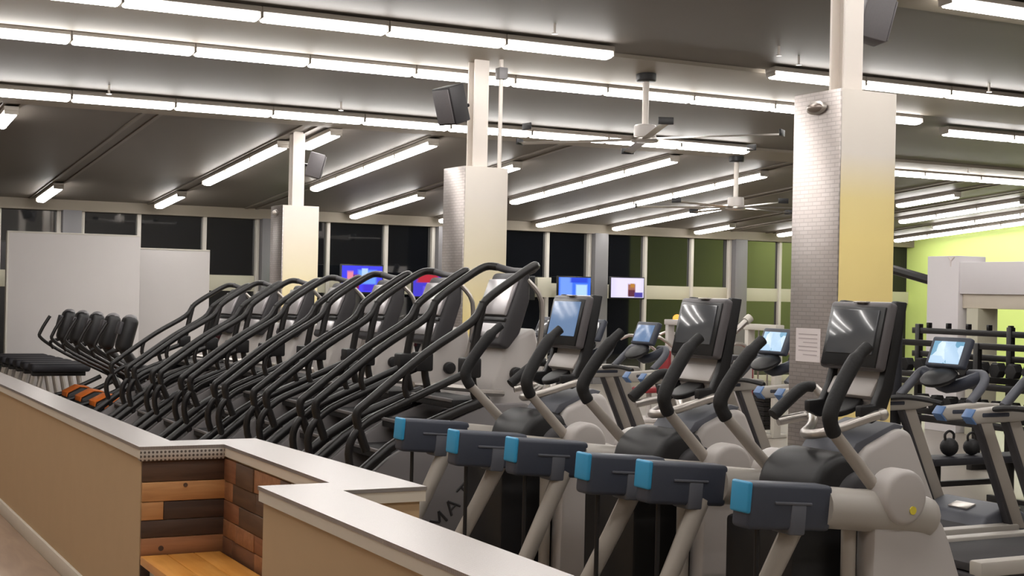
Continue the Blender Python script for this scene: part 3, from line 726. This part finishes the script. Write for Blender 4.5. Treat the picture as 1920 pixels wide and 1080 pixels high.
for k in range(9):
    o = tm if k == 0 else copy_tree(tm)
    o.location = (8.07, 7.18+1.07*k, 0)
    tag(o, TN[k], 'treadmill', 'row of treadmills behind the ellipticals')
    if k in (1, 3):
        for c in o.children_recursive:
            if c.name.startswith('screen'):
                c.data = c.data.copy(); c.data.materials[0] = MATS['tread_screen']
    if k == 5:
        for c in o.children_recursive:
            if c.name.startswith('screen'):
                c.data = c.data.copy(); c.data.materials[0] = MATS['screen_lit']

# ------------------------------------------------------------------ white partitions at the left
def partition(x0, x1, y, z, lab):
    t = thing('partition_panel', ((x0+x1)/2, y, 0), 0, lab, 'partition', 'white partitions by the window')
    w = (x1-x0)/2
    MB().box((-w, -0.06, 0.02), (w, 0.06, z), 0.006).build('panel', 'panel_white', t)
    MB().box((-w-0.03, -0.065, 0), (-w, 0.065, z), 0.004).build('edge_trim', 'frame_white', t)
    MB().box((-w-0.03, -0.065, z), (w, 0.065, z+0.025), 0.004).build('top_trim', 'frame_white', t)
partition(3.30, 5.30, 23.2, 2.62, 'large white partition panel at the left, in front')
partition(5.32, 6.82, 24.6, 2.46, 'shorter white partition panel behind the large one')

# ------------------------------------------------------------------ televisions
def tv(x0, x1, z0, z1, y, m, lab, tilt=0.0):
    t = thing('television', ((x0+x1)/2, y, (z0+z1)/2), 0, lab, 'television', 'televisions on the window wall')
    w, h = (x1-x0)/2, (z1-z0)/2
    b = MB().box((-w, -0.03, -h), (w, 0.03, h), 0.01).build('body', 'bezel', t)
    MB().box((-w+0.025, -0.034, -h+0.03), (w-0.025, -0.028, h-0.025)).build('screen', m, b)
    MB().tube([(0, 0.03, 0), (0, YW-y-0.1, 0)], 0.03, 8).build('wall_bracket', 'black_metal', t)
def tv_mat(name, bgc, blobs, st=1.0):
    """a lit broadcast picture made of soft rectangles; blobs: (cx, cz, hw, hh, colour)"""
    m = mat(name, (0.01, 0.01, 0.01, 1), 0.2); nt = m.node_tree; p = nt.nodes['Principled BSDF']
    tc = nt.nodes.new('ShaderNodeTexCoord'); sp = nt.nodes.new('ShaderNodeSeparateXYZ'); nt.links.new(tc.outputs['Object'], sp.inputs[0])
    prev = None
    def math_(op, a, b=None):
        n = nt.nodes.new('ShaderNodeMath'); n.operation = op
        for i, v in enumerate((a, b)):
            if v is None: continue
            if isinstance(v, (int, float)): n.inputs[i].default_value = v
            else: nt.links.new(v, n.inputs[i])
        return n.outputs[0]
    for cx, cz, hw, hh, c in blobs:
        ax = math_('DIVIDE', math_('ABSOLUTE', math_('SUBTRACT', sp.outputs['X'], cx)), hw)
        az = math_('DIVIDE', math_('ABSOLUTE', math_('SUBTRACT', sp.outputs['Z'], cz)), hh)
        mr = nt.nodes.new('ShaderNodeMapRange'); mr.inputs[1].default_value = 1.15; mr.inputs[2].default_value = 0.85
        nt.links.new(math_('MAXIMUM', ax, az), mr.inputs[0])
        mx = nt.nodes.new('ShaderNodeMix'); mx.data_type = 'RGBA'
        if prev is None: mx.inputs[6].default_value = bgc
        else: nt.links.new(prev, mx.inputs[6])
        mx.inputs[7].default_value = c; nt.links.new(mr.outputs[0], mx.inputs[0]); prev = mx.outputs[2]
    nt.links.new(prev, p.inputs['Emission Color']); p.inputs['Emission Strength'].default_value = st
tv_mat('tv_white', srgb(214, 206, 240), [(0.02, 0.0, 0.3, 0.2, srgb(222, 214, 244)), (0.1, -0.04, 0.09, 0.12, srgb(150, 96, 80)), (0.1, -0.11, 0.08, 0.07, srgb(90, 40, 60)), (0.12, 0.05, 0.05, 0.04, srgb(176, 120, 50)), (0.27, -0.14, 0.1, 0.05, srgb(70, 60, 150))])
tv_mat('tv_blue', srgb(60, 110, 230), [(-0.2, 0, 0.14, 0.2, srgb(110, 150, 245)), (0.16, -0.06, 0.13, 0.11, srgb(170, 205, 250)), (0.1, 0.14, 0.2, 0.05, srgb(40, 70, 210))])
tv_mat('tv_news', srgb(60, 60, 225), [(0.1, 0.04, 0.18, 0.13, srgb(100, 150, 250)), (-0.24, -0.02, 0.06, 0.16, srgb(220, 130, 150)), (-0.12, -0.05, 0.06, 0.13, srgb(120, 20, 60)), (0.22, -0.16, 0.2, 0.06, srgb(60, 40, 200)), (0.05, 0.12, 0.06, 0.08, srgb(170, 200, 255))])
tv_mat('tv_red', srgb(60, 50, 190), [(0, 0.14, 0.22, 0.09, srgb(170, 30, 50)), (0.05, -0.1, 0.14, 0.08, srgb(100, 80, 220))])
tv(15.36, 16.2, 1.775, 2.235, 25.3, 'tv_white', 'television with pale lilac picture right of grey window post')
tv(14.13, 14.92, 1.78, 2.215, 25.3, 'tv_blue', 'television with light blue picture left of grey window post')
tv(9.50, 10.36, 1.78, 2.325, 25.3, 'tv_news', 'television with bright blue picture behind the stair climbers')
tv(10.95, 11.6, 1.72, 2.21, 25.3, 'tv_red', 'television with red and blue picture beside middle pillar')
tv(13.1, 13.62, 1.72, 2.2, 25.3, 'bezel', 'dark switched off television beside the blue one')
t = thing('wall_box', (13.95, 25.55, 1.98), 0, 'cream junction box on window mullion beside the blue television', 'box')
MB().box((-0.16, -0.06, -0.2), (0.16, 0.06, 0.2), 0.01).build('cover', 'band_cream', t)
MB().box((-0.03, 0.05, -0.06), (0.03, 0.3, 0.06), 0.01).build('bracket', 'frame_white', t)
t = thing('hanging_sign', (8.55, 25.2, 2.1), 0, 'small green lit sign right of the farthest pillar', 'sign')
MB().box((-0.2, -0.02, -0.35), (0.2, 0.02, 0.22), 0.01).build('face', 'green_sign', t)
MB().tube([(0, 0, 0.2), (0, 0, ceil_z(25.2)-2.1)], 0.012, 6).build('hanger', 'silver', t)

# ------------------------------------------------------------------ right hand side: white frame, racks, weights
t = thing('white_frame', (15.0, 15.2, 0), 0, 'large white post and beam frame before lime green wall', 'frame')
MB().box((-0.02, -0.02, 0), (0.5, 0.6, 2.51), 0.01).build('post', 'white_frame', t)
MB().box((0.0, -2.9, 1.97), (0.45, -0.02, 2.42), 0.01).build('header_beam', 'white_frame', t)
MB().box((0.06, -2.9, 1.77), (0.40, -0.02, 1.97), 0.01).build('lower_beam', 'paint_cream', t)
MB().box((0.02, -0.36, 0), (0.4, -0.14, 1.77), 0.01).build('inner_post', 'band_cream', t)
MB().box((0.0, -3.3, 0), (0.5, -2.9, 2.51), 0.01).build('post', 'white_frame', t)
b = MB(); b.tube([(-0.025, 0.18, 2.50), (-0.025, 0.13, 2.44)], 0.012, 6); b.tube([(-0.025, 0.06, 2.50), (-0.025, 0.13, 2.44)], 0.012, 6); b.tube([(-0.025, 0.13, 2.44), (-0.025, 0.13, 2.36)], 0.012, 6)
b.build('y_mark', 'paper', t)  # three pale bars in a Y shape on the post
MB().tube([(0.1, 0.55, 2.14), (-0.35, 1.9, 2.50)], 0.07, 8).build('brace', 'black_metal', t)

def make_rack():
    t = thing('weight_rack', (12.2, 12.0, 0), 0, 'long black steel weight rack before the white frame', 'rack')
    for y in (-1.6, -0.2, 1.25):
        for x in (-0.25, 0.25):
            MB().box((x-0.035, y-0.035, 0), (x+0.035, y+0.035, 1.58 if x > 0 else 1.40), 0.006).build('upright', 'black_metal', t)
        MB().box((-0.35, y-0.04, 0), (0.35, y+0.04, 0.07), 0.006).build('foot', 'black_metal', t)
    for x, z, w in ((0.25, 1.50, 0.05), (-0.25, 1.37, 0.04), (0.25, 1.22, 0.04), (-0.2, 0.92, 0.1), (0.1, 0.98, 0.1), (-0.25, 0.5, 0.1), (0.1, 0.55, 0.1)):
        MB().box((x-w/2, -1.7, z-0.035), (x+w/2, 1.35, z+0.035), 0.006).build('rail', 'black_metal', t)
    for k in range(9):
        MB().box((0.22, -1.5+k*0.32, 1.535), (0.28, -1.46+k*0.32, 1.60), 0.006).build('peg', 'black_metal', t)
    return t
make_rack()
def make_db():
    t = thing('dumbbell')
    MB().tube([(-0.14, 0, 0), (0.14, 0, 0)], 0.017, 8).build('handle', 'silver', t)
    for s in (-1, 1): MB().disc((0.13*s, 0, 0), (1, 0, 0), 0.085, 0.11, 6, 0.01).build('head', 'black_rubber', t)
    return t
db = make_db()
n = 0
for z, lev in ((1.105, 'upper'), (0.675, 'lower')):
    for k in range(12):
        o = db if n == 0 else copy_tree(db)
        o.location = (12.2, 10.45+k*0.235, z); n += 1
        tag(o, 'black hex dumbbell, %s from the front on the %s rack tier' % (ORD[k], lev), 'dumbbell', 'dumbbells on the weight rack')
t = thing('flat_bench', (9.75, 9.65, 0), R(0), 'black flat weight bench on floor behind the treadmill arms', 'bench')
MB().box((-0.6, -0.14, 0.40), (0.6, 0.14, 0.47), 0.02).build('pad', 'bench_pad', t)
for x in (-0.45, 0.45):
    MB().box((x-0.03, -0.03, 0.05), (x+0.03, 0.03, 0.4), 0.005).build('leg', 'black_metal', t)
    MB().box((x-0.03, -0.25, 0), (x+0.03, 0.25, 0.06), 0.005).build('foot', 'black_metal', t)
MB().box((-0.45, -0.025, 0.2), (0.45, 0.025, 0.25), 0.005).build('spine', 'black_metal', t)
def plate(x, y, r, lab):
    t = thing('weight_plate', (x, y, 0), 0, lab, 'weight plate', 'weight plates on the floor')
    MB().disc((0, 0, 0.03), (0, 0, 1), r, 0.06, 28, 0.01).build('disc', 'black_rubber', t)
    MB().disc((0, 0, 0.06), (0, 0, 1), r*0.2, 0.02, 16, 0.004).build('hub', 'silver', t)
plate(9.75, 9.15, 0.22, 'black weight plate lying on floor right of treadmill upright')
plate(10.6, 8.9, 0.2, 'smaller black weight plate beside the flat bench')
def kettle(x, y, s, lab):
    t = thing('kettlebell', (x, y, 0.47), 0, lab, 'kettlebell', 'kettlebells by the bench')
    MB().ball((0, 0, 0.11*s), 0.11*s, (1, 1, 1)).build('bell', 'black_rubber', t)
    MB().tube([(-0.06*s, 0, 0.18*s), (-0.07*s, 0, 0.26*s), (0, 0, 0.30*s), (0.07*s, 0, 0.26*s), (0.06*s, 0, 0.18*s)], 0.016*s, 8, 3).build('handle', 'black_metal', t)
kettle(9.45, 9.65, 0.75, 'large black kettlebell on left end of the flat bench')
kettle(9.72, 9.65, 0.68, 'smaller black kettlebell in middle of the flat bench')
# tall padded post beside the first pillar
t = thing('padded_post', (7.98, 8.785, 0), 0, 'tall black padded post right behind the yellow pillar', 'post')
MB().tube([(0, 0, 0.5), (0, 0, 0.55), (0, 0, 1.78), (0, 0, 1.83)], [0.06, 0.075, 0.075, 0.05], 16).build('pad', 'bench_pad', t)
MB().tube([(0, 0, 0.04), (0, 0, 0.55)], 0.05, 12).build('stem', 'black_metal', t)
MB().disc((0, 0, 0.02), (0, 0, 1), 0.075, 0.04, 20, 0.008).build('base', 'black_metal', t)
# cable tower further right
def cable_machine(x, y, lab, col='grey_plastic', h=1.6):
    t = thing('cable_machine', (x, y, 0), 0, lab, 'machine', 'strength machines at the back')
    for s in (-1, 1):
        MB().box((-0.06, 0.3*s-0.04, 0), (0.06, 0.3*s+0.04, h), 0.01).build('upright', col, t)
    MB().box((-0.07, -0.36, h-0.08), (0.07, 0.36, h), 0.01).build('top_bar', col, t)
    for k in range(9):
        MB().box((-0.09, -0.16, 0.1+k*0.062), (0.09, 0.16, 0.155+k*0.062), 0.006).build('stack_weight', 'black_metal', t)
    for yy in (-0.1, 0.1):
        MB().tube([(0, yy, 0.1), (0, yy, h-0.06)], 0.012, 6).build('guide_rod', 'silver', t)
    MB().box((-0.75, -0.18, 0.42), (-0.35, 0.18, 0.50), 0.03).build('seat', 'red', t)
    MB().box((-0.34, -0.16, 0.52), (-0.26, 0.16, 1.05), 0.03).build('backrest', 'red', t)
    MB().tube([(-0.55, 0, 0.42), (-0.55, 0, 0.04)], 0.04, 8).build('seat_post', col, t)
    MB().tube([(-0.2, 0.3, 1.0), (-0.6, 0.34, 1.25), (-0.85, 0.34, 1.2)], 0.024, 8, 3).build('press_arm', 'silver', t)
    MB().tube([(-0.2, -0.3, 1.0), (-0.6, -0.34, 1.25), (-0.85, -0.34, 1.2)], 0.024, 8, 3).build('press_arm', 'silver', t)
    MB().box((-0.8, -0.3, 0), (0.2, 0.3, 0.05), 0.01).build('base', col, t)
cable_machine(11.6, 13.3, 'weight stack machine with red seat left of yellow pillar')
cable_machine(11.9, 15.6, 'weight stack machine with red seat behind the middle treadmills', 'frame_white', 1.5)
cable_machine(12.2, 18.0, 'farther weight stack machine with red seat near the televisions', 'grey_plastic', 1.5)
cable_machine(14.2, 20.0, 'farthest weight stack machine standing near the window wall', 'charcoal', 1.5)
t = thing('press_machine', (9.75, 13.4, 0), 0, 'white machine with two raised silver arms behind the farthest elliptical', 'machine')
MB().box((-0.1, -0.25, 0), (0.15, 0.25, 1.15), 0.03).build('tower', 'grey_plastic', t)
MB().box((-0.5, -0.3, 0), (0.5, 0.3, 0.08), 0.02).build('base', 'charcoal', t)
for s_ in (-1, 1):
    a_ = MB().tube([(-0.35, 0.16*s_, 1.22), (0.12, 0.16*s_, 1.60)], 0.035, 10).build('arm', 'silver', t)
    MB().tube([(0.1, 0.16*s_, 1.585), (0.16, 0.16*s_, 1.63)], 0.05, 10).build('arm_cap', 'frame_white', a_)
MB().box((-0.42, -0.2, 1.1), (0.1, 0.2, 1.2), 0.02).build('cradle', 'charcoal', t)
# glowing orange lamp near the window
t = thing('pendant_lamp', (18.2, 24.9, 1.35), 0, 'small glowing orange globe lamp before the lower window', 'lamp')
MB().ball((0, 0, 0), 0.1).build('globe', 'orange_glow', t)
MB().tube([(0, 0, -0.08), (0, 0, -1.33)], 0.02, 8).build('stand', 'black_metal', t)
MB().disc((0, 0, -1.34), (0, 0, 1), 0.16, 0.02, 20, 0.004).build('base', 'black_metal', t)
